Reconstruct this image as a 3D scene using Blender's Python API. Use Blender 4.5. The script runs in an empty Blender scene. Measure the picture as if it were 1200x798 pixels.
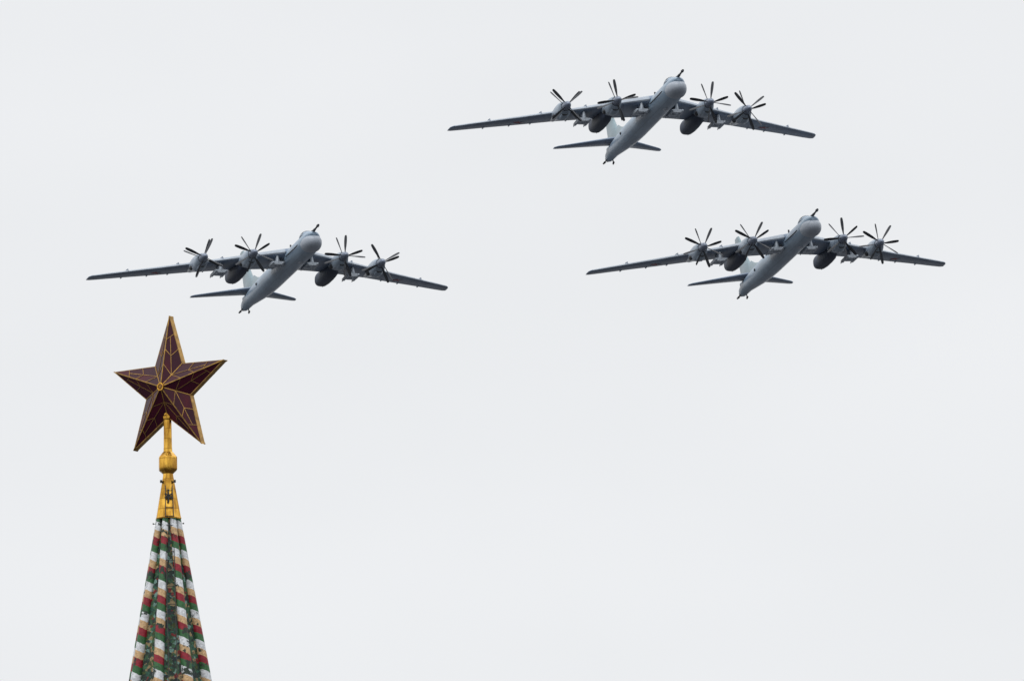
import bpy, bmesh, math, random
from mathutils import Vector, Matrix
R = math.radians
random.seed(7)
scn = bpy.context.scene
col = scn.collection

# ------------------------------------------------------------------ camera
cam_d = bpy.data.cameras.new('camera'); cam = bpy.data.objects.new('camera', cam_d); col.objects.link(cam)
cam_d.lens = 300; cam_d.sensor_width = 36; cam_d.sensor_fit = 'HORIZONTAL'
cam_d.clip_start = 1; cam_d.clip_end = 60000
cam.location = (0, 0, 1.7)
cam.rotation_euler = (1.754080531343759, 0.016302958937037818, 0.003021847164343224)
scn.camera = cam

# ------------------------------------------------------------------ exposure, sky, sun
scn.view_settings.view_transform = 'Standard'; scn.view_settings.look = 'None'
scn.view_settings.exposure = 0; scn.view_settings.gamma = 1; scn.view_settings.use_curve_mapping = False
SUN_EL, SUN_AZ = R(52), R(215)          # azimuth clockwise from +Y: high, behind and to the left of the camera
w = bpy.data.worlds.new('World'); scn.world = w; w.use_nodes = True
nt = w.node_tree; nt.nodes.clear()
def wn(t, **k):
    n = nt.nodes.new(t)
    for a, b in k.items(): setattr(n, a, b)
    return n
sky = wn('ShaderNodeTexSky', sky_type='NISHITA', sun_disc=False, sun_elevation=SUN_EL, sun_rotation=SUN_AZ)
skm = wn('ShaderNodeMix', data_type='RGBA', blend_type='MULTIPLY'); skm.inputs[0].default_value = 1
skm.inputs[7].default_value = (.1, .1, .1, 1)
tc = wn('ShaderNodeTexCoord'); mp = wn('ShaderNodeMapping'); mp.inputs['Scale'].default_value = (1, 1, 2.2)
nz = wn('ShaderNodeTexNoise'); nz.inputs['Scale'].default_value = 16; nz.inputs['Detail'].default_value = 3; nz.inputs['Roughness'].default_value = .4
cr = wn('ShaderNodeValToRGB')
cr.color_ramp.elements[0].position = .3; cr.color_ramp.elements[0].color = (.838, .850, .866, 1)
cr.color_ramp.elements[1].position = .7; cr.color_ramp.elements[1].color = (.872, .882, .898, 1)
mx = wn('ShaderNodeMix', data_type='RGBA'); mx.inputs[0].default_value = .96
bg = wn('ShaderNodeBackground'); out = wn('ShaderNodeOutputWorld')
L = nt.links.new
L(sky.outputs[0], skm.inputs[6]); L(tc.outputs['Generated'], mp.inputs[0]); L(mp.outputs[0], nz.inputs['Vector'])
L(nz.outputs['Fac'], cr.inputs[0]); L(skm.outputs[2], mx.inputs[6]); L(cr.outputs[0], mx.inputs[7])
# an overcast sky is brighter overhead than near the horizon
sep = wn('ShaderNodeSeparateXYZ'); L(tc.outputs['Generated'], sep.inputs[0])
zr = wn('ShaderNodeMapRange'); zr.inputs['From Min'].default_value = .24; zr.inputs['From Max'].default_value = 1; zr.inputs['To Min'].default_value = 1; zr.inputs['To Max'].default_value = 2.3
L(sep.outputs[2], zr.inputs[0]); L(zr.outputs[0], bg.inputs[1])
L(mx.outputs[2], bg.inputs[0]); L(bg.outputs[0], out.inputs[0])
sd = bpy.data.lights.new('sun', 'SUN'); sd.energy = 0.9; sd.angle = R(30); sd.color = (1, .97, .93)
so = bpy.data.objects.new('sun', sd); col.objects.link(so)
sdir = Vector((math.sin(SUN_AZ) * math.cos(SUN_EL), math.cos(SUN_AZ) * math.cos(SUN_EL), math.sin(SUN_EL)))
so.rotation_euler = sdir.to_track_quat('Z', 'Y').to_euler(); so.location = (60, -60, 120)

# ------------------------------------------------------------------ materials
def mat(name, c, rough=.5, metal=0., var=.0, vscale=3., bump=0., spec=.5, coat=0., lo=None, stretch=(1, 1, 1)):
    m = bpy.data.materials.new(name); m.use_nodes = True; t = m.node_tree; b = t.nodes['Principled BSDF']
    b.inputs['Roughness'].default_value = rough; b.inputs['Metallic'].default_value = metal
    b.inputs['Specular IOR Level'].default_value = spec; b.inputs['Coat Weight'].default_value = coat
    b.inputs['Base Color'].default_value = (*c, 1)
    tcn = t.nodes.new('ShaderNodeTexCoord'); mpn = t.nodes.new('ShaderNodeMapping'); mpn.inputs['Scale'].default_value = stretch
    t.links.new(tcn.outputs['Object'], mpn.inputs[0])
    n = t.nodes.new('ShaderNodeTexNoise'); n.inputs['Scale'].default_value = vscale; n.inputs['Detail'].default_value = 6
    n.inputs['Roughness'].default_value = .62
    t.links.new(mpn.outputs[0], n.inputs['Vector'])
    if var:
        r = t.nodes.new('ShaderNodeValToRGB'); r.color_ramp.elements[0].position = .32; r.color_ramp.elements[1].position = .68
        a = lo or tuple(x * (1 - var) for x in c)
        r.color_ramp.elements[0].color = (*a, 1); r.color_ramp.elements[1].color = (*[min(1, x * (1 + var)) for x in c], 1)
        t.links.new(n.outputs['Fac'], r.inputs[0]); t.links.new(r.outputs[0], b.inputs['Base Color'])
    if bump:
        bp = t.nodes.new('ShaderNodeBump'); bp.inputs['Strength'].default_value = bump; bp.inputs['Distance'].default_value = .02
        t.links.new(n.outputs['Fac'], bp.inputs['Height']); t.links.new(bp.outputs[0], b.inputs['Normal'])
    return m

def skin_mat(name, c, rough=.38, seam=.75, bw=3.2, bh=1.5, around=False):
    """painted aluminium: riveted sheets of slightly different tone, seams, streaks"""
    m = mat(name, c, rough, var=.2, vscale=.6, spec=.4, stretch=(.3, 1, 1)); t = m.node_tree; b = t.nodes['Principled BSDF']
    src = b.inputs['Base Color'].links[0].from_socket
    tcn = t.nodes.new('ShaderNodeTexCoord'); sx = t.nodes.new('ShaderNodeSeparateXYZ'); t.links.new(tcn.outputs['Object'], sx.inputs[0])
    ad = t.nodes.new('ShaderNodeMath'); ad.operation = 'ADD'; t.links.new(sx.outputs[1], ad.inputs[0]); t.links.new(sx.outputs[2], ad.inputs[1])
    if around:                                # seams run round the body and along it
        zc = t.nodes.new('ShaderNodeMath'); zc.operation = 'SUBTRACT'; zc.inputs[1].default_value = .5; t.links.new(sx.outputs[2], zc.inputs[0])
        at2 = t.nodes.new('ShaderNodeMath'); at2.operation = 'ARCTAN2'; t.links.new(sx.outputs[1], at2.inputs[0]); t.links.new(zc.outputs[0], at2.inputs[1])
        ad = t.nodes.new('ShaderNodeMath'); ad.operation = 'MULTIPLY_ADD'; ad.inputs[1].default_value = 1.45; ad.inputs[2].default_value = .35; t.links.new(at2.outputs[0], ad.inputs[0])
    cb = t.nodes.new('ShaderNodeCombineXYZ'); t.links.new(sx.outputs[0], cb.inputs[0]); t.links.new(ad.outputs[0], cb.inputs[1])
    br = t.nodes.new('ShaderNodeTexBrick'); br.inputs['Scale'].default_value = 1
    br.inputs['Brick Width'].default_value = bw; br.inputs['Row Height'].default_value = bh; br.inputs['Mortar Size'].default_value = .022
    br.inputs['Color1'].default_value = (.86, .87, .9, 1); br.inputs['Color2'].default_value = (1.06, 1.05, 1.04, 1); br.inputs['Mortar'].default_value = (seam * .75, seam * .75, seam * .8, 1)
    t.links.new(cb.outputs[0], br.inputs['Vector'])
    mu = t.nodes.new('ShaderNodeMix'); mu.data_type = 'RGBA'; mu.blend_type = 'MULTIPLY'; mu.inputs[0].default_value = 1
    t.links.new(src, mu.inputs[6]); t.links.new(br.outputs['Color'], mu.inputs[7]); t.links.new(mu.outputs[2], b.inputs['Base Color'])
    b.inputs['Coat Weight'].default_value = .12; b.inputs['Coat Roughness'].default_value = .15
    return m

M = {}
M['skin'] = skin_mat('painted_aluminium', (.20, .275, .355), bw=4.2, bh=1.139, around=True)
M['wing'] = skin_mat('wing_aluminium', (.135, .185, .26), bw=2.4, bh=1.9)
M['cowl'] = skin_mat('cowl_aluminium', (.235, .29, .35), bw=1.6, bh=1.3)
M['edge'] = mat('edge_highlight_paint', (.27, .31, .36), .4, metal=.1, var=.15, vscale=.6)  # paler strip: highlight on the wing's upper leading edge, put into the colour
M['pod'] = mat('pod_shaded_paint', (.024, .035, .062), .6, var=.15, vscale=1.2)  # near-black base has the shade under the wing painted in
M['radome'] = mat('radome_paint', (.28, .315, .365), .42, var=.06, vscale=1.)
M['fin'] = skin_mat('fin_paint', (.17, .245, .275))
M['hub'] = mat('spinner_metal', (.16, .19, .25), .35, metal=.3, var=.2, vscale=4)
M['blade'] = mat('blade_dark', (.035, .038, .045), .55, var=.2, vscale=3, spec=.25)
M['dark'] = mat('dark_recess', (.02, .022, .026), .6, var=.2)
M['glass'] = mat('cockpit_glass', (.008, .01, .014), .15, spec=.3)
M['pylon'] = mat('pylon_paint', (.36, .40, .45), .45, var=.15, vscale=1.5)
M['red'] = mat('emblem_red', (.22, .03, .04), .5, var=.1)
M['white'] = mat('emblem_white', (.35, .37, .42), .5, var=.05)
M['gold'] = mat('gilded_copper', (.80, .45, .07), .22, metal=.92, var=.3, vscale=3, bump=.5, lo=(.34, .15, .02), stretch=(3, 3, .7))
def sheet_gold(m):
    """gilded copper sheets: each sheet its own tone, dark lapped seams"""
    t = m.node_tree; b = t.nodes['Principled BSDF']; src = b.inputs['Base Color'].links[0].from_socket
    tcn = t.nodes.new('ShaderNodeTexCoord'); sx = t.nodes.new('ShaderNodeSeparateXYZ'); t.links.new(tcn.outputs['Object'], sx.inputs[0])
    a2 = t.nodes.new('ShaderNodeMath'); a2.operation = 'ARCTAN2'; t.links.new(sx.outputs[0], a2.inputs[0]); t.links.new(sx.outputs[1], a2.inputs[1])
    cb = t.nodes.new('ShaderNodeCombineXYZ'); t.links.new(a2.outputs[0], cb.inputs[0]); t.links.new(sx.outputs[2], cb.inputs[1])
    br = t.nodes.new('ShaderNodeTexBrick'); br.inputs['Scale'].default_value = 1; br.inputs['Brick Width'].default_value = .7854
    br.inputs['Row Height'].default_value = .27; br.inputs['Mortar Size'].default_value = .007
    br.inputs['Color1'].default_value = (.55, .5, .45, 1); br.inputs['Color2'].default_value = (1.15, 1.15, 1.15, 1); br.inputs['Mortar'].default_value = (.3, .25, .2, 1)
    t.links.new(cb.outputs[0], br.inputs['Vector'])
    mu = t.nodes.new('ShaderNodeMix'); mu.data_type = 'RGBA'; mu.blend_type = 'MULTIPLY'; mu.inputs[0].default_value = .85
    t.links.new(src, mu.inputs[6]); t.links.new(br.outputs['Color'], mu.inputs[7]); t.links.new(mu.outputs[2], b.inputs['Base Color'])
M['goldtrim'] = mat('gilded_trim', (.38, .22, .055), .4, metal=.8, var=.3, vscale=7, bump=.2, lo=(.20, .12, .04))
sheet_gold(M['gold'])
M['iron'] = mat('black_iron', (.015, .014, .013), .5, var=.3, vscale=8)
M['brick'] = mat('red_brick', (.30, .09, .06), .8, var=.2, vscale=3)
M['stone'] = mat('white_stone', (.6, .58, .53), .8, var=.1)
M['ground'] = mat('paved_ground', (.05, .052, .058), .85, var=.2, vscale=.02)

def glass_ruby():
    m = bpy.data.materials.new('ruby_glass'); m.use_nodes = True; t = m.node_tree; b = t.nodes['Principled BSDF']
    a = t.nodes.new('ShaderNodeAttribute'); a.attribute_name = 'tint'
    r = t.nodes.new('ShaderNodeValToRGB'); r.color_ramp.elements[0].color = (.02, .002, .008, 1); r.color_ramp.elements[1].color = (.095, .005, .01, 1)
    r.color_ramp.elements.new(.5).color = (.04, .003, .012, 1)
    n = t.nodes.new('ShaderNodeTexNoise'); n.inputs['Scale'].default_value = 3.5; n.inputs['Detail'].default_value = 4
    ad = t.nodes.new('ShaderNodeMath'); ad.operation = 'MULTIPLY_ADD'; ad.inputs[1].default_value = .7; ad.inputs[2].default_value = -.35
    a2 = t.nodes.new('ShaderNodeMath'); a2.operation = 'ADD'
    t.links.new(n.outputs['Fac'], ad.inputs[0]); t.links.new(ad.outputs[0], a2.inputs[0]); t.links.new(a.outputs['Fac'], a2.inputs[1])
    t.links.new(a2.outputs[0], r.inputs[0]); t.links.new(r.outputs[0], b.inputs['Base Color'])
    b.inputs['Roughness'].default_value = .25; b.inputs['Specular IOR Level'].default_value = .2
    bp = t.nodes.new('ShaderNodeBump'); bp.inputs['Strength'].default_value = .15; bp.inputs['Distance'].default_value = .02
    t.links.new(n.outputs['Fac'], bp.inputs['Height']); t.links.new(bp.outputs[0], b.inputs['Normal'])
    return m
M['ruby'] = glass_ruby()

def rib_mat():
    """helical bands of glazed tile, with chipped and repaired patches"""
    m = bpy.data.materials.new('banded_tile'); m.use_nodes = True; t = m.node_tree; b = t.nodes['Principled BSDF']; K = t.links.new
    a = t.nodes.new('ShaderNodeAttribute'); a.attribute_name = 'band'
    tcn = t.nodes.new('ShaderNodeTexCoord')
    n0 = t.nodes.new('ShaderNodeTexNoise'); n0.inputs['Scale'].default_value = 9; K(tcn.outputs['Object'], n0.inputs['Vector'])
    j = t.nodes.new('ShaderNodeMath'); j.operation = 'MULTIPLY_ADD'; j.inputs[1].default_value = .05; K(n0.outputs['Fac'], j.inputs[0]); K(a.outputs['Fac'], j.inputs[2])
    f = t.nodes.new('ShaderNodeMath'); f.operation = 'FRACT'; K(j.outputs[0], f.inputs[0])
    r = t.nodes.new('ShaderNodeValToRGB'); r.color_ramp.interpolation = 'CONSTANT'
    e = r.color_ramp.elements
    e[0].position = 0; e[0].color = (.60, .62, .64, 1); e[1].position = .27; e[1].color = (.50, .33, .17, 1)
    e.new(.51).color = (.24, .016, .028, 1); e.new(.76).color = (.035, .115, .042, 1)
    K(f.outputs[0], r.inputs[0])
    # single tiles: each a touch lighter or darker
    v = t.nodes.new('ShaderNodeTexVoronoi'); v.inputs['Scale'].default_value = 22; K(tcn.outputs['Object'], v.inputs['Vector'])
    bw = t.nodes.new('ShaderNodeSeparateColor'); K(v.outputs['Color'], bw.inputs[0])
    sc = t.nodes.new('ShaderNodeMapRange'); sc.inputs['To Min'].default_value = .72; sc.inputs['To Max'].default_value = 1.15; K(bw.outputs[0], sc.inputs[0])
    mu = t.nodes.new('ShaderNodeVectorMath'); mu.operation = 'SCALE'; K(r.outputs[0], mu.inputs[0]); K(sc.outputs[0], mu.inputs['Scale'])
    # dark lost patches
    n = t.nodes.new('ShaderNodeTexNoise'); n.inputs['Scale'].default_value = 3.6; n.inputs['Detail'].default_value = 5; n.inputs['Roughness'].default_value = .6
    K(tcn.outputs['Object'], n.inputs['Vector'])
    th = t.nodes.new('ShaderNodeMapRange'); th.inputs['From Min'].default_value = .585; th.inputs['From Max'].default_value = .605; K(n.outputs['Fac'], th.inputs[0])
    mixc = t.nodes.new('ShaderNodeMix'); mixc.data_type = 'RGBA'; K(th.outputs[0], mixc.inputs[0]); K(mu.outputs[0], mixc.inputs[6])
    mixc.inputs[7].default_value = (.022, .035, .025, 1); K(mixc.outputs[2], b.inputs['Base Color'])
    b.inputs['Roughness'].default_value = .45; b.inputs['Specular IOR Level'].default_value = .25
    return m
M['band'] = rib_mat()

def mosaic_mat():
    m = bpy.data.materials.new('mosaic_tile'); m.use_nodes = True; t = m.node_tree; b = t.nodes['Principled BSDF']; K = t.links.new
    tcn = t.nodes.new('ShaderNodeTexCoord')
    n0 = t.nodes.new('ShaderNodeTexNoise'); n0.inputs['Scale'].default_value = 9; n0.inputs['Detail'].default_value = 3; K(tcn.outputs['Object'], n0.inputs['Vector'])
    wv = t.nodes.new('ShaderNodeVectorMath'); wv.operation = 'MULTIPLY_ADD'; wv.inputs[1].default_value = (.12, .12, .12); K(n0.outputs['Color'], wv.inputs[0]); K(tcn.outputs['Object'], wv.inputs[2])
    v = t.nodes.new('ShaderNodeTexVoronoi'); v.inputs['Scale'].default_value = 11; K(wv.outputs[0], v.inputs['Vector'])
    s = t.nodes.new('ShaderNodeSeparateColor'); K(v.outputs['Color'], s.inputs[0])
    r = t.nodes.new('ShaderNodeValToRGB'); r.color_ramp.interpolation = 'CONSTANT'; e = r.color_ramp.elements
    e[0].position = 0; e[0].color = (.018, .035, .028, 1); e[1].position = .24; e[1].color = (.04, .10, .05, 1)
    for p, c in ((.42, (.05, .07, .02)), (.54, (.16, .28, .24)), (.62, (.025, .09, .06)), (.72, (.27, .20, .10)), (.85, (.02, .03, .035)), (.93, (.18, .02, .02))):
        e.new(p).color = (*c, 1)
    K(s.outputs[0], r.inputs[0])
    v2 = t.nodes.new('ShaderNodeTexVoronoi'); v2.inputs['Scale'].default_value = 26; K(tcn.outputs['Object'], v2.inputs['Vector'])
    s2 = t.nodes.new('ShaderNodeSeparateColor'); K(v2.outputs['Color'], s2.inputs[0])
    sc = t.nodes.new('ShaderNodeMapRange'); sc.inputs['To Min'].default_value = .5; sc.inputs['To Max'].default_value = 1.3; K(s2.outputs[0], sc.inputs[0])
    mu = t.nodes.new('ShaderNodeVectorMath'); mu.operation = 'SCALE'; K(r.outputs[0], mu.inputs[0]); K(sc.outputs[0], mu.inputs['Scale'])
    K(mu.outputs[0], b.inputs['Base Color']); b.inputs['Roughness'].default_value = .45; b.inputs['Specular IOR Level'].default_value = .25
    return m
M['mosaic'] = mosaic_mat()

# ------------------------------------------------------------------ mesh helpers
class MB:
    def __init__(s): s.v = []; s.f = []
    def add(s, vs, fs):
        o = len(s.v); s.v += [tuple(v) for v in vs]; s.f += [tuple(i + o for i in f) for f in fs]; return s
    def loft(s, rings, cap0=True, cap1=True, closed=True):
        n = len(rings[0]); o = len(s.v)
        for r in rings: s.v += [tuple(p) for p in r]
        for i in range(len(rings) - 1):
            for k in range(n if closed else n - 1):
                a = o + i * n + k; b = o + i * n + (k + 1) % n
                s.f.append((a, b, b + n, a + n))
        if cap0: s.f.append(tuple(o + k for k in range(n))[::-1])
        if cap1: s.f.append(tuple(o + (len(rings) - 1) * n + k for k in range(n)))
        return s
    def box(s, c, d, rot=None):
        c = Vector(c); vs = []
        for x in (-.5, .5):
            for y in (-.5, .5):
                for z in (-.5, .5):
                    p = Vector((x * d[0], y * d[1], z * d[2])); vs.append(c + (rot @ p if rot else p))
        return s.add(vs, [(0, 1, 3, 2), (4, 6, 7, 5), (0, 4, 5, 1), (2, 3, 7, 6), (0, 2, 6, 4), (1, 5, 7, 3)])
    def bar(s, a, b, w_, h_=None, up=(0, 0, 1)):
        a = Vector(a); b = Vector(b); d = b - a; ln = d.length
        if ln < 1e-6: return s
        x = d / ln; u = Vector(up)
        if abs(x.dot(u)) > .95: u = Vector((0, 1, 0)) if abs(x.y) < .9 else Vector((1, 0, 0))
        y = u.cross(x).normalized(); z = x.cross(y)
        return s.box((a + b) / 2, (ln, w_, h_ or w_), Matrix((x, y, z)).transposed())
    def tube(s, a, b, r0, r1=None, n=10):
        a = Vector(a); b = Vector(b); x = (b - a).normalized(); r1 = r0 if r1 is None else r1
        u = Vector((0, 0, 1)) if abs(x.z) < .9 else Vector((0, 1, 0)); y = u.cross(x).normalized(); z = x.cross(y)
        rg = lambda c, r: [c + r * (math.cos(2 * math.pi * k / n) * y + math.sin(2 * math.pi * k / n) * z) for k in range(n)]
        return s.loft([rg(a, r0), rg(b, r1)])
    def mesh(s, name, m, smooth=True, angle=40):
        me = bpy.data.meshes.new(name); me.from_pydata(s.v, [], s.f); me.validate()
        bm = bmesh.new(); bm.from_mesh(me); bmesh.ops.recalc_face_normals(bm, faces=bm.faces)
        if smooth:
            for f in bm.faces: f.smooth = True
            for e in bm.edges:
                if len(e.link_faces) == 2 and e.calc_face_angle(0) > R(angle): e.smooth = False
        bm.to_mesh(me); bm.free(); me.materials.append(m); return me

def put(name, me, parent=None, loc=None, rot=None):
    o = bpy.data.objects.new(name, me); col.objects.link(o)
    if parent: o.parent = parent
    if loc: o.location = loc
    if rot: o.rotation_euler = rot
    return o
def tag(o, label, cat, group=None, kind=None):
    if label: o['label'] = label
    if cat: o['category'] = cat
    if group: o['group'] = group
    if kind: o['kind'] = kind
    return o
def interp(tab, x):
    if x <= tab[0][0]: return tab[0][1:]
    for a, b in zip(tab, tab[1:]):
        if x <= b[0]:
            t = (x - a[0]) / (b[0] - a[0]); return tuple(p + (q - p) * t for p, q in zip(a[1:], b[1:]))
    return tab[-1][1:]

# ------------------------------------------------------------------ ground
g = MB().add([(-20000, -20000, 0), (20000, -20000, 0), (20000, 20000, 0), (-20000, 20000, 0)], [(0, 1, 2, 3)])
tag(put('ground', g.mesh('ground', M['ground'], False)), None, None, kind='structure')

# ------------------------------------------------------------------ tower
TX, TY = -9.15, 222.42
TENT_TOP, SLOPE, ROT = 38.36, .1717, R(7)
SID = 8
tower = tag(put('tower', None, loc=(TX, TY, -.07)), 'tower spire with helically striped tile ribs under a gilded cone', 'tower')
def ringR(z): return .255 + (TENT_TOP - z) * SLOPE
def ribR(z): return .084 + (TENT_TOP - z) * .0148
def dirv(a): return Vector((math.sin(a), -math.cos(a), 0))
TB = 25.0
# faceted mosaic panels between the ribs, each with a low swelling middle
for k in range(SID):
    a0 = R(-22.5 + 45 * k) + ROT; b = MB(); rings = []
    n = 6
    for i in range(41):
        z = TENT_TOP - (TENT_TOP - TB) * i / 40; rr = ringR(z)
        rg = []
        for q in range(n + 1):
            t = q / n; p = dirv(a0) * rr * (1 - t) + dirv(a0 + R(45)) * rr * t
            p += dirv(a0 + R(22.5)) * (-.05 * rr * math.sin(math.pi * t))
            rg.append(p + Vector((0, 0, z)))
        rg += [dirv(a0 + R(45)) * rr * .6 + Vector((0, 0, z)), dirv(a0) * rr * .6 + Vector((0, 0, z))]
        rings.append(rg)
    b.loft(rings); put('mosaic_panel', b.mesh('mosaic_panel', M['mosaic']), tower)
for k in range(SID):
    a0 = R(-22.5 + 45 * k) + ROT; d = dirv(a0); s_ = dirv(a0 + R(90)); b = MB(); rings = []; band = []
    N = 16; NZ = 190
    for i in range(NZ + 1):
        z = TENT_TOP - (TENT_TOP - TB) * i / NZ; rr = ringR(z); r = ribR(z)
        for_ring = []
        for q in range(N):
            a = 2 * math.pi * q / N - math.pi
            for_ring.append(d * (rr + r * math.cos(a)) + s_ * (r * math.sin(a)) + Vector((0, 0, z)))
            zz = z + .42 * r * max(-1.6, min(1.6, a)) + random.Random(k).uniform(-.03, .03)
            band.append((37.33 - zz) / .81 + .135)
        rings.append(for_ring)
    b.loft(rings)
    me = b.mesh('rib', M['band'])
    at = me.attributes.new('band', 'FLOAT', 'POINT')
    for i, x in enumerate(band): at.data[i].value = x
    put('rib', me, tower)
# thin tan tile edging beside each rib + small iron hooks high on the tent
def octo(r, z, off=0.): return [dirv(R(45 * k) + ROT + off) * r + Vector((0, 0, z)) for k in range(8)]
b = MB().loft([octo(.355, 38.34, R(22.5)), octo(.36, 38.375, R(22.5)), octo(.345, 38.39, R(22.5)), octo(.145, 39.5, R(22.5)), octo(.14, 39.56, R(22.5))])
cone = put('gilded_cone', b.mesh('gilded_cone', M['gold'], True, 20), tower)
b = MB().loft([octo(r, z, R(22.5)) for r, z in ((.135, 39.555), (.155, 39.575), (.25, 39.66), (.256, 39.68), (.256, 39.99), (.25, 40.01), (.16, 40.12), (.13, 40.15))])
put('finial_knob', b.mesh('finial_knob', M['gold'], True, 20), tower)
b = MB().loft([octo(r, z, R(22.5)) for r, z in ((.124, 40.14), (.116, 40.3), (.108, 41.0), (.125, 41.03), (.13, 41.1), (.10, 41.14), (.09, 41.25), (.085, 41.9))])
put('mast', b.mesh('mast', M['gold'], True, 20), tower)
# iron ladder up the front of the cone and the tent
b = MB(); la = R(7); dv = dirv(la); sv = dirv(la + R(90))
def lp(z, sx): 
    rr = (.345 - (z - 38.39) * .18) * .95 + .045 if z > 38.36 else ringR(z) * .94 + .07
    return dv * rr + sv * sx + Vector((0, 0, z))
for sx in (-.11, .11):
    b.bar(lp(39.22, sx * .8), lp(38.37, sx), .02); b.bar(lp(38.34, sx), lp(26, sx), .02)
z = 39.1
while z > 26: b.bar(lp(z, -.11), lp(z, .11), .016); z -= .24
lad = put('ladder', b.mesh('ladder', M['iron'], False), tower)
b = MB()                              # dark iron rosette halfway up the cone ladder
c = lp(38.93, -.02) + dv * .03
b.tube(c - dv * .015, c + dv * .015, .05, n=8)
for a in range(6):
    e_ = c + (sv * math.sin(a * R(60)) + Vector((0, 0, 1)) * math.cos(a * R(60))) * (.15 if a % 3 == 0 else .09); b.bar(c, e_, .035, .03); b.tube(e_ - dv * .015, e_ + dv * .015, .028, n=6)
put('iron_rosette', b.mesh('iron_rosette', M['iron'], False), tower)
for sgn in (-1, 1):
    b = MB(); p0 = Vector((.12 * sgn, -.09, 39.33)); b.tube(p0, p0 + Vector((.06 * sgn, -.03, .01)), .02, n=8); b.tube(p0 + Vector((.06 * sgn, -.03, -.02)), p0 + Vector((.06 * sgn, -.03, .05)), .03, n=8)
    put('bracket', b.mesh('bracket', M['iron'], False), tower)
    b = MB(); p0 = Vector((.3 * sgn, -.05, 38.22)); p1 = p0 + Vector((.10 * sgn, -.02, 0)); b.tube(p0, p1, .009, n=6); b.tube(p1 - Vector((0, 0, .015)), p1 + Vector((0, 0, .02)), .017, n=8)
    put('bracket', b.mesh('bracket', M['iron'], False), tower)
# tower body under the tent (below the frame)
b = MB().loft([octo(r, z, R(22.5)) for r, z in ((2.9, 24.6), (3.1, 24.7), (3.1, 25.0), (2.6, 25.15))]); put('cornice', b.mesh('cornice', M['stone'], False), tower)
b = MB().loft([octo(r, z, R(22.5)) for r, z in ((3.6, .07), (3.6, 1), (3.2, 1.2), (2.85, 24.62))]); put('wall', b.mesh('wall', M['brick'], False), tower)

# ------------------------------------------------------------------ star on the mast
star = tag(put('star', None, loc=(-9.076, 222.42, 41.778), rot=(0, 0, -.6239)),
           'large dark ruby-glass five-pointed star with gold edges on top of the spire', 'star')
SR, Sr, SD, TT, SP = 1.942, .775, .4034, .07, .0291
def sp3(r, k, y):            # k in steps of 36 degrees, clockwise seen from the front (-Y)
    a = SP + R(36 * k); return Vector((r * math.sin(a), y, r * math.cos(a)))
frame = MB(); rs = random.Random(11)
def facet(T, N, C, out, panes, tints):
    """glass panes of one facet and the gilded bars between them"""
    Rg = lambda t: T.lerp(C, t); E = lambda t: T.lerp(N, t)
    nrm = (N - T).cross(C - T).normalized()
    if nrm.y * out < 0: nrm = -nrm
    M0 = (Rg(.33) + E(.38)) / 2; M2 = N.lerp(C, .5); M1 = M0.lerp(M2, .5)
    P = [(T, E(.38), M0, Rg(.33)), (Rg(.33), M0, M1, Rg(.47)), (M0, E(.38), E(.7), M1), (Rg(.47), M1, M2, Rg(.68)), (M1, E(.7), N, M2), (Rg(.68), M2, C)]
    for p in P:
        panes.add(p, [tuple(range(len(p)))]); tints.append(rs.random() * .4 + .25)
    o = nrm * .004
    for a, b_ in ((Rg(.33), E(.38)), (M0, M1), (M1, M2), (Rg(.47), M1), (M1, E(.7)), (Rg(.68), M2)):
        frame.bar(a + o, b_ + o, .011, .014, up=nrm)
    frame.bar(N + o, C + o, .02, .02, up=nrm)
for k in range(5):
    panes = MB(); tints = []
    for out, y0 in ((-1, -TT), (1, TT)):
        T = sp3(SR, 2 * k, y0); C = Vector((0, out * SD, 0))
        for dk in (-1, 1):
            facet(T, sp3(Sr, 2 * k + dk, y0), C, out, panes, tints)
        frame.bar(T, C, .026, .03, up=(0, out, 0))
    me = bpy.data.meshes.new('glass_ray'); me.from_pydata(panes.v, [], panes.f); me.materials.append(M['ruby'])
    at = me.attributes.new('tint', 'FLOAT', 'FACE')
    for i, x in enumerate(tints): at.data[i].value = x
    put('glass_ray', me, star)
    # rim wall of the ray, two sides
    for dk in (-1, 1):
        T0 = sp3(SR, 2 * k, 0); N0 = sp3(Sr, 2 * k + dk, 0); d_ = (N0 - T0).normalized(); nn = d_.cross(Vector((0, 1, 0))).normalized()
        if nn.dot(T0 + N0) < 0: nn = -nn
        T1 = T0 + T0.normalized() * .006; N1 = N0 + N0.normalized() * .006
        i_ = -nn * .018; y = Vector((0, TT + .006, 0))
        frame.add([T1 - y, T1 + y, N1 + y, N1 - y, T0 + i_ - y - d_ * -.06, T0 + i_ + y - d_ * -.06, N0 + i_ + y, N0 + i_ - y],
                  [(0, 1, 2, 3), (4, 7, 6, 5), (0, 3, 7, 4), (1, 5, 6, 2), (0, 4, 5, 1), (3, 2, 6, 7)])
put('gilded_frame', frame.mesh('gilded_frame', M['goldtrim'], False), star)
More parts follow.
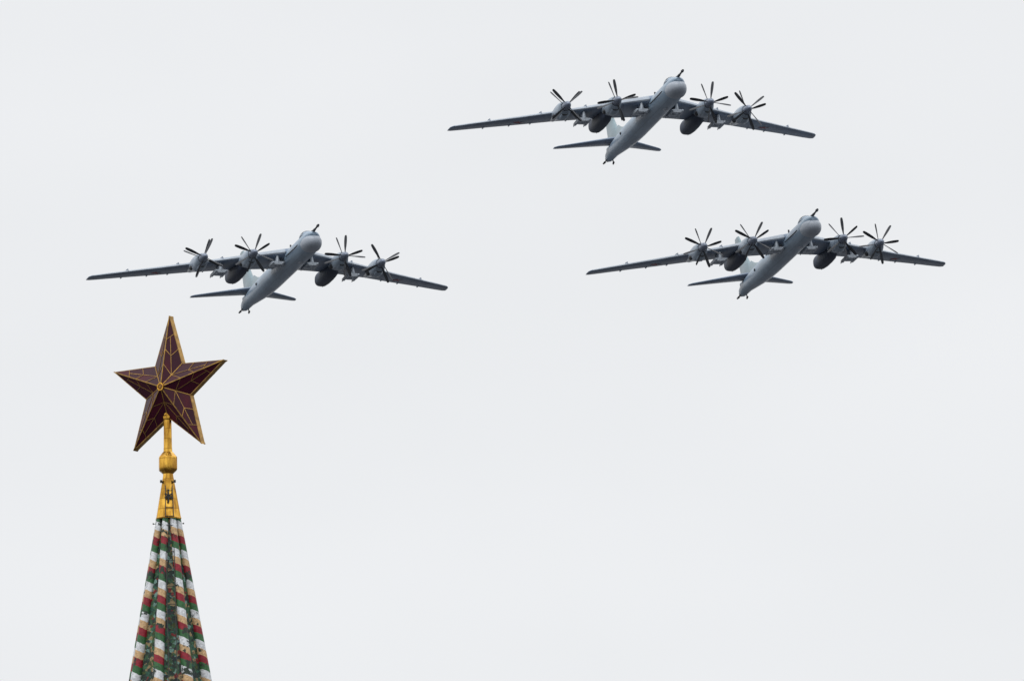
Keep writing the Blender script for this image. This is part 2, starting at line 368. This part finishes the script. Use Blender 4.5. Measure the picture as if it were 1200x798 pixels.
for sgn in (-1, 1):
    b = MB(); y = sgn * (SD - .03)
    ring = lambda r, yy: [Vector((r * math.cos(2 * math.pi * q / 20), yy, r * math.sin(2 * math.pi * q / 20))) for q in range(20)]
    b.loft([ring(.095, y - sgn * .03), ring(.11, y + sgn * .03), ring(.105, y + sgn * .055), ring(.075, y + sgn * .055), ring(.07, y + sgn * .03)])
    md = put('medallion', b.mesh('medallion', M['gold'], True, 50), star)
    b = MB(); b.loft([ring(.068, y + sgn * .031), ring(.03, y + sgn * .045)]); put('medallion_center', b.mesh('medallion_center', M['red']), md)
    b = MB()
    for q in range(3): b.box((0, y + sgn * .05, 0), (.11, .012, .018), Matrix.Rotation(R(60 * q + 20), 3, 'Y'))
    put('medallion_cross', b.mesh('medallion_cross', M['goldtrim'], False), md)

# ------------------------------------------------------------------ four-engined turboprop bomber
# body frame: x forward, y to port, z up; station s is metres aft of the nose, x = 20 - s
X = lambda s: 20 - s
ZF = .5                                            # height of the fuselage axis
def ell(s, zc, ry, rz, n=32, p=2.0, y0=0.):
    r = []
    for k in range(n):
        a = 2 * math.pi * k / n; c, d = math.cos(a), math.sin(a)
        r.append(Vector((X(s), y0 + ry * math.copysign(abs(c) ** (2 / p), c), zc + rz * math.copysign(abs(d) ** (2 / p), d))))
    return r
FUS = [(.5, .78, .35, .2), (.7, .74, .52, .32), (1.0, .66, .74, .52), (1.5, .50, .98, .80), (2.1, .27, 1.2, 1.10), (2.8, .09, 1.37, 1.33), (3.4, .05, 1.41, 1.38), (4.6, .05, 1.44, 1.4), (6, 0, 1.45, 1.45),
       (10, 0, 1.45, 1.45), (16, 0, 1.45, 1.45), (22, 0, 1.45, 1.45), (27, 0, 1.45, 1.45), (31, .02, 1.40, 1.41), (35, .06, 1.26, 1.28), (39, .12, 1.06, 1.08), (42.5, .17, .86, .9), (44.6, .02, .7, .8), (45.6, -.08, .6, .7), (46.1, -.12, .42, .5), (46.3, -.14, .2, .25)]
# wing: y, s of LE, chord, z of LE, thickness ratio, incidence
WNG = [(0, 10.9, 10.0, 1.12, .15, 3), (1.45, 11.9, 9.3, 1.10, .15, 3), (4, 13.7, 8.1, 1.04, .14, 3), (6.2, 15.3, 7.1, .97, .13, 2.8), (9.2, 17.5, 6.2, .88, .125, 2.5), (12.2, 19.7, 5.3, .80, .12, 2.2),
       (16, 22.4, 4.6, .68, .115, 1.8), (20, 25.25, 3.8, .60, .11, 1.4), (23.6, 27.85, 3.15, .52, .11, 1), (24.6, 28.6, 2.85, .50, .10, 1), (24.95, 29.3, 2.1, .49, .08, 1), (25.02, 30.1, 1.2, .47, .05, 1)]
AF = [(1, 0), (.85, .16), (.7, .33), (.5, .5), (.3, .6), (.15, .52), (.07, .40), (.02, .22), (0, 0)]
def airfoil(sle, ch, zle, th, inc, y, vert=False, flat=.75):
    pts = [(c, t * th) for c, t in AF] + [(c, -t * th * flat) for c, t in AF[-2:0:-1]]
    r = []
    for c, t in pts:
        s = sle + c * ch; z = t * ch - c * ch * math.sin(R(inc))
        r.append(Vector((X(s), z, y)) if vert else Vector((X(s), y, zle + z)))
    return r
def wing_at(y):
    return interp(WNG, abs(y))
def low(y, c):                                      # point on the wing's lower surface
    sle, ch, zle, th, inc = wing_at(y); t = interp(sorted(AF), c)[0]
    return sle + c * ch, zle - .75 * t * th * ch - c * ch * math.sin(R(inc))
def upz(y, c):
    sle, ch, zle, th, inc = wing_at(y); t = interp(sorted(AF), c)[0]
    return sle + c * ch, zle + t * th * ch - c * ch * math.sin(R(inc))

CACHE = {}
def cached(key, fn):
    if key not in CACHE: CACHE[key] = fn()
    return CACHE[key]

def m_fuselage():
    rings = []
    ss = []
    for a, b_ in zip(FUS, FUS[1:]):
        k = max(1, int((b_[0] - a[0]) / 1.0)); ss += [a[0] + (b_[0] - a[0]) * i / k for i in range(k)]
    ss.append(FUS[-1][0])
    for s in ss:
        zc, ry, rz = interp(FUS, s); rings.append(ell(s, ZF + zc, ry, rz, 36))
    return MB().loft(rings).mesh('fuselage', M['skin'])
def m_radome():
    rings = []
    for i in range(15):
        t = i / 14 * math.pi * .5; sx = 2.7 * (1 - math.cos(t)); k = max(.04, math.sin(t)) ** .85
        rings.append(ell(sx, ZF - .22 + .02 * (1 - k), 1.36 * k, 1.13 * k, 30, 2.3))
    rings += [ell(3.1, ZF - .18, 1.38, 1.12, 30, 2.1), ell(3.9, ZF - .1, 1.2, 1.0, 30)]
    return MB().loft(rings).mesh('radome', M['radome'])
def m_canopy():
    b = MB(); rings = []
    for s, h, wd in ((3.3, .0, .5), (3.9, .48, .84), (4.6, .72, .92), (5.6, .74, .92), (6.6, .55, .8), (8.4, .02, .4)):
        rings.append([Vector((X(s), wd * math.cos(a), ZF + 1.22 + (h + .05) * math.sin(a))) for a in [math.pi * k / 12 for k in range(13)]])
    return b.loft(rings, closed=True).mesh('canopy', M['skin'])
def m_windows():
    b = MB()
    def q(s0, s1, a0, a1):
        def P(s, a):
            h, wd = interp([(3.3, .0, .5), (3.9, .48, .84), (4.6, .72, .92), (5.6, .74, .92), (6.6, .55, .8)], s)
            k = 1.03; return Vector((X(s) + .015, (wd * k) * math.cos(a), ZF + 1.22 + (h + .065) * k * math.sin(a)))
        b.loft([[P(s0, a0), P(s0, (a0 + a1) / 2), P(s0, a1)], [P(s1, a0), P(s1, (a0 + a1) / 2), P(s1, a1)]], False, False, False)
    for a0, a1 in ((.30, .72), (.80, 1.5), (1.64, 2.34), (2.42, 2.84)): q(3.5, 4.4, a0, a1)
    for s0, s1 in ((4.6, 5.2), (5.3, 5.9)):
        q(s0, s1, .12, 1.15); q(s0, s1, math.pi - 1.15, math.pi - .12)
    return b.mesh('cockpit_window', M['glass'])
def m_probe():
    b = MB(); b.tube((X(2.6), 0, ZF + 1.12), (X(1.5), 0, ZF + 1.18), .3, .24); b.tube((X(1.5), 0, ZF + 1.18), (X(.1), 0, ZF + 1.24), .2, .17)
    b.tube((X(.1), 0, ZF + 1.24), (X(-1.6), 0, ZF + 1.34), .13, .11); b.tube((X(-1.6), 0, ZF + 1.34), (X(-2.1), 0, ZF + 1.37), .2, .16)
    return b.mesh('refuelling_probe', M['blade'])
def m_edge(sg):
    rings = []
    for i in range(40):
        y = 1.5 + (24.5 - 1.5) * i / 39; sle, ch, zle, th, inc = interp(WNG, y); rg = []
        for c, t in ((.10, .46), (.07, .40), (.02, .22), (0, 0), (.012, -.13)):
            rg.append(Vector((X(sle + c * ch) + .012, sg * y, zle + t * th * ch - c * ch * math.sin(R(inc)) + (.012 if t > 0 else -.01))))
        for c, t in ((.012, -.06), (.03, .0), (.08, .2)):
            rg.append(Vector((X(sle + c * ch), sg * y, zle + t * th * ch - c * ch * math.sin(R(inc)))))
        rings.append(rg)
    return MB().loft(rings).mesh('leading_edge_highlight', M['edge'])
def m_wing(sg):
    rings = []; ys = []
    for a, c in zip(WNG, WNG[1:]):
        k = max(1, int((c[0] - a[0]) / 1.3)); ys += [a[0] + (c[0] - a[0]) * i / k for i in range(k)]
    ys.append(WNG[-1][0])
    for y in ys: rings.append(airfoil(*[interp(WNG, y)[i] for i in (0, 1, 2, 3, 4)], sg * y))
    return MB().loft(rings).mesh('wing', M['wing'])
def m_stab(sg):
    T = [(.0, 39.0, 5.6, 1.6), (.8, 39.7, 5.1, 1.61), (4, 42.8, 3.4, 1.64), (7.0, 45.7, 1.9, 1.66), (7.39, 46.4, 1.2, 1.66)]
    T = [(a, b_, c, d + .1) for a, b_, c, d in T]
    return MB().loft([airfoil(s, c, z, .11, 0, sg * y, flat=1) for y, s, c, z in T]).mesh('tailplane', M['wing'])
def m_fin():
    T = [(1.2, 37.2, 8.2), (2.4, 39.2, 6.9), (4.8, 42.3, 5.0), (7.5, 45.2, 3.4), (8.1, 46.0, 2.6)]
    return MB().loft([airfoil(s, c, 0, .10, 0, z + .2, vert=True, flat=1) for z, s, c in T]).mesh('fin', M['fin'])
def m_dorsal():
    r = []
    for s, h, wd in ((31.5, 0.02, .1), (34, .35, .28), (37, .95, .4), (39.5, 1.6, .4)):
        z = ZF + 1.05 if s > 35 else ZF + 1.25
        r.append([Vector((X(s), -wd, z)), Vector((X(s), -wd * .45, z + h)), Vector((X(s), 0, z + h * 1.25)), Vector((X(s), wd * .45, z + h)), Vector((X(s), wd, z))])
    return MB().loft(r).mesh('dorsal_fillet', M['fin'])
def m_fairing(sg):
    b = MB()
    for s0, s1 in ((4.4, 12.),):
        r = []
        for i in range(9):
            s = s0 + (s1 - s0) * i / 8; zc, ry, rz = interp(FUS, s); a = R(-3)
            c = Vector((X(s), sg * ry * math.cos(a), ZF + zc + rz * math.sin(a))); n = Vector((0, sg * math.cos(a), math.sin(a))); t = Vector((0, -sg * math.sin(a), math.cos(a)))
            k = .08 if 0 < i < 8 else .03
            r.append([c - n * .05 - t * k, c + n * .07 - t * k * .6, c + n * .07 + t * k * .6, c - n * .05 + t * k])
        b.loft(r)
    return b.mesh('side_duct', M['dark'])
NH = {1: (9.82, .38), 2: (13.83, .46)}
def m_nacelle(kind):
    sh, zh = NH[kind]; N_ = []
    le = wing_at(6.22 if kind == 1 else 12.2)[0]
    T = [(1.15, 0, .64, .64), (1.3, 0, .74, .76), (1.9, -.08, .86, .95), (2.8, -.15, .94, 1.12), (3.8, -.14, .95, 1.16), (5.0, -.02, .88, 1.02), (6.4, .1, .78, .82), (8, .16, .62, .6), (10, .2, .4, .34), (11, .2, .1, .1)]
    return MB().loft([ell(sh + a, zh + zc, ry, rz, 28, 2.2) for a, zc, ry, rz in T]).mesh('engine_nacelle', M['cowl'])
def m_intake(kind):
    sh, zh = NH[kind]; b = MB()
    b.loft([ell(sh + 1.13, zh, .60, .60, 24), ell(sh + 1.6, zh, .52, .52, 24)])
    b.loft([ell(sh + 1.66, zh - .86, .40, .22, 16), ell(sh + 2.6, zh - .9, .40, .22, 16)])
    return b.mesh('air_intake', M['dark'])
def m_chin(kind):
    sh, zh = NH[kind]
    T = [(1.72, -.80, .40, .22), (1.9, -.84, .50, .32), (2.7, -.94, .56, .42), (3.7, -.94, .5, .40), (4.6, -.8, .4, .32), (5.4, -.6, .2, .2)]
    return MB().loft([ell(sh + a, zh + zc, ry, rz, 20, 2.3) for a, zc, ry, rz in T]).mesh('oil_cooler_fairing', M['cowl'])
def m_exhaust(kind, sg):
    sh, zh = NH[kind]
    return MB().loft([ell(sh + a, zh - .5, k * .26, k * .32, 14, y0=sg * yy) for a, k, yy in ((4.1, .4, .74), (4.5, 1, .78), (5.3, 1, .76), (5.6, .7, .72))]).mesh('exhaust', M['dark'])
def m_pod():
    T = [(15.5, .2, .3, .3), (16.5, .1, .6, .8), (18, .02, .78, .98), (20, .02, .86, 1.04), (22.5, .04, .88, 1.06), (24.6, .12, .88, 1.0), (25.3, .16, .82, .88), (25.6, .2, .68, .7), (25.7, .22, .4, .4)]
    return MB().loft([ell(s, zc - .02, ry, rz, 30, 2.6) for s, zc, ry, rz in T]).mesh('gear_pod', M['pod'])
def m_podseam():
    b = MB(); b.box((X(22), 0, -1.04), (4.4, .05, .03)); 
    return b.mesh('gear_door_seam', M['dark'])
def m_pylon(inner):
    """wedge, cross arm; origin at the foot of the wedge"""
    b = MB()
    b.loft([[Vector((x1, -h, z)), Vector((x1 + k, 0, z)), Vector((x1, h, z)), Vector((x0, h * .7, z)), Vector((x0, -h * .7, z))] for x0, x1, h, z, k in ((-3.0, -.1, .10, 1.25 if inner else 1.1, .1), (-2.7, .0, .17, .7, .15), (-2.4, .1, .24, .15, .2), (-2.4, .05, .24, -.1, .2))])
    for xx in (-.1, -1.9): b.loft([[Vector((xx - .35, y, -.02 - h)), Vector((xx + .35, y, -.02 - h)), Vector((xx + .35, y, -.02 + h)), Vector((xx - .35, y, -.02 + h))] for y, h in ((-.72, .16), (-.3, .2), (.3, .2), (.72, .16))])
    return b.mesh('pylon', M['pylon'])
def m_rack():
    b = MB(); r = []
    for x, hw, h0, h1 in ((.55, .05, -.05, .05), (.4, .13, -.16, .14), (-.4, .16, -.2, .18), (-2.4, .15, -.2, .16), (-3.4, .13, -.15, .12), (-3.7, .06, -.05, .08)):
        r.append([Vector((x, -hw, h0)), Vector((x, hw, h0)), Vector((x, hw, h1)), Vector((x, -hw, h1))])
    b.loft(r)
    b.box((-.9, 0, -.22), (.25, .1, .14)); b.box((-2.5, 0, -.22), (.3, .1, .16))
    b.tube((-3.3, 0, -.05), (-3.9, 0, -.12), .09, .06, 8)
    return b.mesh('launch_rack', M['pylon'])
def m_blade(hand):
    b = MB(); rings = []
    for r, ch, p, th in ((.30, .20, 80, .6), (.55, .22, 76, .5), (.8, .34, 70, .3), (1.3, .47, 61, .16), (1.9, .50, 53, .12), (2.4, .44, 48, .1), (2.68, .36, 46, .1), (2.8, .2, 45, .1)):
        d = Vector((hand * math.sin(R(p)), math.cos(R(p)), 0)); n = Vector((math.cos(R(p)), -hand * math.sin(R(p)), 0)); q = []
        for k in range(8):
            a = 2 * math.pi * k / 8; q.append(Vector((0, 0, r)) + d * (ch / 2 * math.cos(a)) + n * (ch / 2 * th * math.sin(a)))
        rings.append(q)
    return b.loft(rings).mesh('blade', M['blade'])
def m_hub(front):
    b = MB(); T = [(-.42, .47), (-.38, .5), (.1, .5), (.32, .46), (.62, .33), (.86, .17), (.94, .04)] if front else [(-.42, .56), (-.1, .56), (.25, .53), (.5, .5)]
    rings = [[Vector((x, r * math.cos(2 * math.pi * k / 20), r * math.sin(2 * math.pi * k / 20))) for k in range(20)] for x, r in T]
    return b.loft(rings).mesh('propeller', M['hub'])
def starmesh(size, name, m, th=.01):
    b = MB(); pts = [(size * (1 if k % 2 == 0 else .382) * math.sin(R(36 * k)), size * (1 if k % 2 == 0 else .382) * math.cos(R(36 * k))) for k in range(10)]
    b.loft([[Vector((x, y, -th)) for x, y in pts], [Vector((x, y, th)) for x, y in pts]]); return b.mesh(name, m, False)
def m_fence():
    b = MB(); b.loft([[Vector((x, -.02, 0 - .05)), Vector((x, .02, -.05)), Vector((x, .02, h)), Vector((x, -.02, h))] for x, h in ((.15, .12), (0, .3), (-1.2, .36), (-3, .2))]); return b.mesh('wing_fence', M['wing'])

def bomber(idx, loc, rot, label, props):
    root = tag(put('bomber', None, loc=loc, rot=rot), label, 'airplane', 'bombers flying in formation')
    P = lambda name, key, fn, par=root, **k: put(name, cached(key, fn), par, **k)
    fu = P('fuselage', 'fus', m_fuselage)
    P('radome', 'radome', m_radome)
    cn = P('canopy', 'canopy', m_canopy); P('cockpit_window', 'cw', m_windows, cn)
    P('refuelling_probe', 'probe', m_probe)
    for sg in (1, -1):
        P('side_duct', 'duct%d' % sg, lambda: m_fairing(sg))
        w_ = P('wing', 'wing%d' % sg, lambda: m_wing(sg))
        P('leading_edge_highlight', 'ledge%d' % sg, lambda: m_edge(sg), w_)
        for y in (8.9, 14.2, 20.3):
            s, z = upz(y, .03); P('wing_fence', 'fence', m_fence, w_, loc=(X(s), sg * y, z), rot=(0, R(2), 0))
        for y in (8., 10.4, 14.8, 17.4, 20.6):
            s, z = low(y, .9); P('flap_fairing', 'ffair', lambda: MB().loft([ell(20 + a, 0, .09 * k, .14 * k, 10) for a, k in ((-.9, .1), (-.4, 1), (.3, 1), (.8, .3))]).mesh('flap_fairing', M['wing']), w_, loc=(X(s), sg * y, z))
        s, z = low(16.7, .45)
        e1 = P('emblem_edge', 'em1', lambda: starmesh(.95, 'emblem_edge', M['white'], .02), w_, loc=(X(s), sg * 16.7, z - .02), rot=(0, R(-3), R(-90)))
        P('emblem', 'em2', lambda: starmesh(.78, 'emblem', M['red'], .03), w_, loc=(X(s), sg * 16.7, z - .025), rot=(0, R(-3), R(-90)))
        P('tailplane', 'stab%d' % sg, lambda: m_stab(sg))
        for inner, y, s0, z0 in ((True, 2.35, 12.9, ZF - .75), (False, 9.1, 17.9, -.55)):
            py = P('pylon', 'pyl%d' % inner, lambda: m_pylon(inner), loc=(X(s0), sg * y, z0))
            for q in (-1, 1): P('launch_rack', 'rack', m_rack, py, loc=(0, q * .68, -.02))
        for kind, y in ((1, 6.22), (2, 12.2)):
            sh, zh = NH[kind]
            n = P('engine_nacelle', 'nac%d' % kind, lambda: m_nacelle(kind), loc=(0, sg * y, 0))
            P('air_intake', 'int%d' % kind, lambda: m_intake(kind), n)
            P('oil_cooler_fairing', 'chin%d' % kind, lambda: m_chin(kind), n)
            for e_ in (-1, 1): P('exhaust', 'exh%d%d' % (kind, e_), lambda: m_exhaust(kind, e_), n)
            fr, rr = props[{(-1, 2): 0, (-1, 1): 1, (1, 1): 2, (1, 2): 3}[(sg, kind)]]
            for front, th, dx in ((True, fr, 0), (False, rr, -.93)):
                pr = P('propeller', 'hub%d' % front, lambda: m_hub(front), loc=(X(sh) + dx, sg * y, zh), rot=(R(-th), 0, 0))
                for q in range(4): P('blade', 'blade%d' % front, lambda: m_blade(1 if front else -1), pr, rot=(R(90 * q), 0, 0))
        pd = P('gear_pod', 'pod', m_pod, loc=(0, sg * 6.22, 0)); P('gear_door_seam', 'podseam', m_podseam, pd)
    fn = P('fin', 'fin', m_fin)
    for sg in (1, -1):
        P('emblem_edge', 'em3', lambda: starmesh(.8, 'emblem_edge', M['white']), fn, loc=(X(44.2), sg * .19, 5.0), rot=(R(90), 0, 0))
        P('emblem', 'em4', lambda: starmesh(.66, 'emblem', M['red'], .02), fn, loc=(X(44.2), sg * .195, 5.0), rot=(R(90), 0, 0))
    P('dorsal_fillet', 'dors', m_dorsal)
    P('antenna', 'ant1', lambda: MB().loft([[Vector((X(s), -.12, z)), Vector((X(s + c), 0, z)), Vector((X(s), .12, z)), Vector((X(s - c * .4), 0, z))] for s, z, c in ((15.2, ZF + 1.35, .8), (15.5, ZF + 2.3, .45))]).mesh('antenna', M['dark']))
    P('belly_dome', 'dome', lambda: MB().loft([[Vector((X(s), .42 * k * math.cos(a), ZF - 1.42 - .2 * k * math.sin(a))) for a in [math.pi * i / 8 for i in range(9)]] for s, k in ((8.0, .2), (8.3, .8), (8.8, 1), (9.3, .8), (9.7, .2))]).mesh('belly_dome', M['radome']))
    for sg in (1, -1):
        P('blister_window', 'blis', lambda: MB().loft([[Vector((.24 * math.cos(2 * math.pi * k / 12) * r, y, .24 * math.sin(2 * math.pi * k / 12) * r)) for k in range(12)] for y, r in ((-.2, 1), (.06, .9), (.16, .5), (.18, .1))]).mesh('blister_window', M['glass']), loc=(X(31.4), sg * 1.36, ZF + .1), rot=(0, 0, 0 if sg > 0 else math.pi))
    def tail():
        b = MB(); b.loft([ell(s, ZF - .2, ry, rz, 16) for s, ry, rz in ((45.9, .42, .42), (46.6, .38, .4), (46.95, .2, .22))])
        return b.mesh('tail_turret', M['dark'])
    tt = P('tail_turret', 'tail', tail)
    P('gun_barrels', 'guns', lambda: MB().tube((X(46.7), .14, ZF - .25), (X(48.0), .14, ZF - .3), .05).tube((X(46.7), -.14, ZF - .25), (X(48.0), -.14, ZF - .3), .05).mesh('gun_barrels', M['dark']), tt)
    P('tail_radar', 'tradar', lambda: MB().loft([ell(s, ZF + 1.0, .34 * k, .3 * k, 14) for s, k in ((43.8, .3), (44.6, .9), (45.8, 1), (46.4, .7), (46.6, .2))]).mesh('tail_radar', M['skin']))
    for sg in (1, -1):
        P('tail_antenna', 'ta%d' % sg, lambda: MB().tube((X(45.2), sg * .35, ZF - .4), (X(45.9), sg * .62, ZF - .85), .09, .07, 8).tube((X(45.7), sg * .6, ZF - .82), (X(46.4), sg * .68, ZF - .9), .15, .11, 8).mesh('tail_antenna', M['dark']))
    return root

A = [(-43, -47), (-10, -21), (8, -20), (-39, -19)]
B = [(24, 20), (20, -33), (3, -20), (-30, -22)]
C = [(26, -17), (29, -32), (-4, -39), (34, -7)]
bomber(0, (18.562, 1107.476, 236.342), (.00316, -.00335, -1.3761), 'grey four-engine propeller bomber flying highest, at the top of the formation', A)
bomber(1, (-30.638, 1130.608, 221.147), (-.00032, -.01021, -1.33162), 'grey four-engine propeller bomber flying at left, just above the red star', B)
bomber(2, (36.831, 1133.545, 222.64), (.04253, -.01109, -1.38322), 'grey four-engine propeller bomber flying at far right, below the topmost one', C)
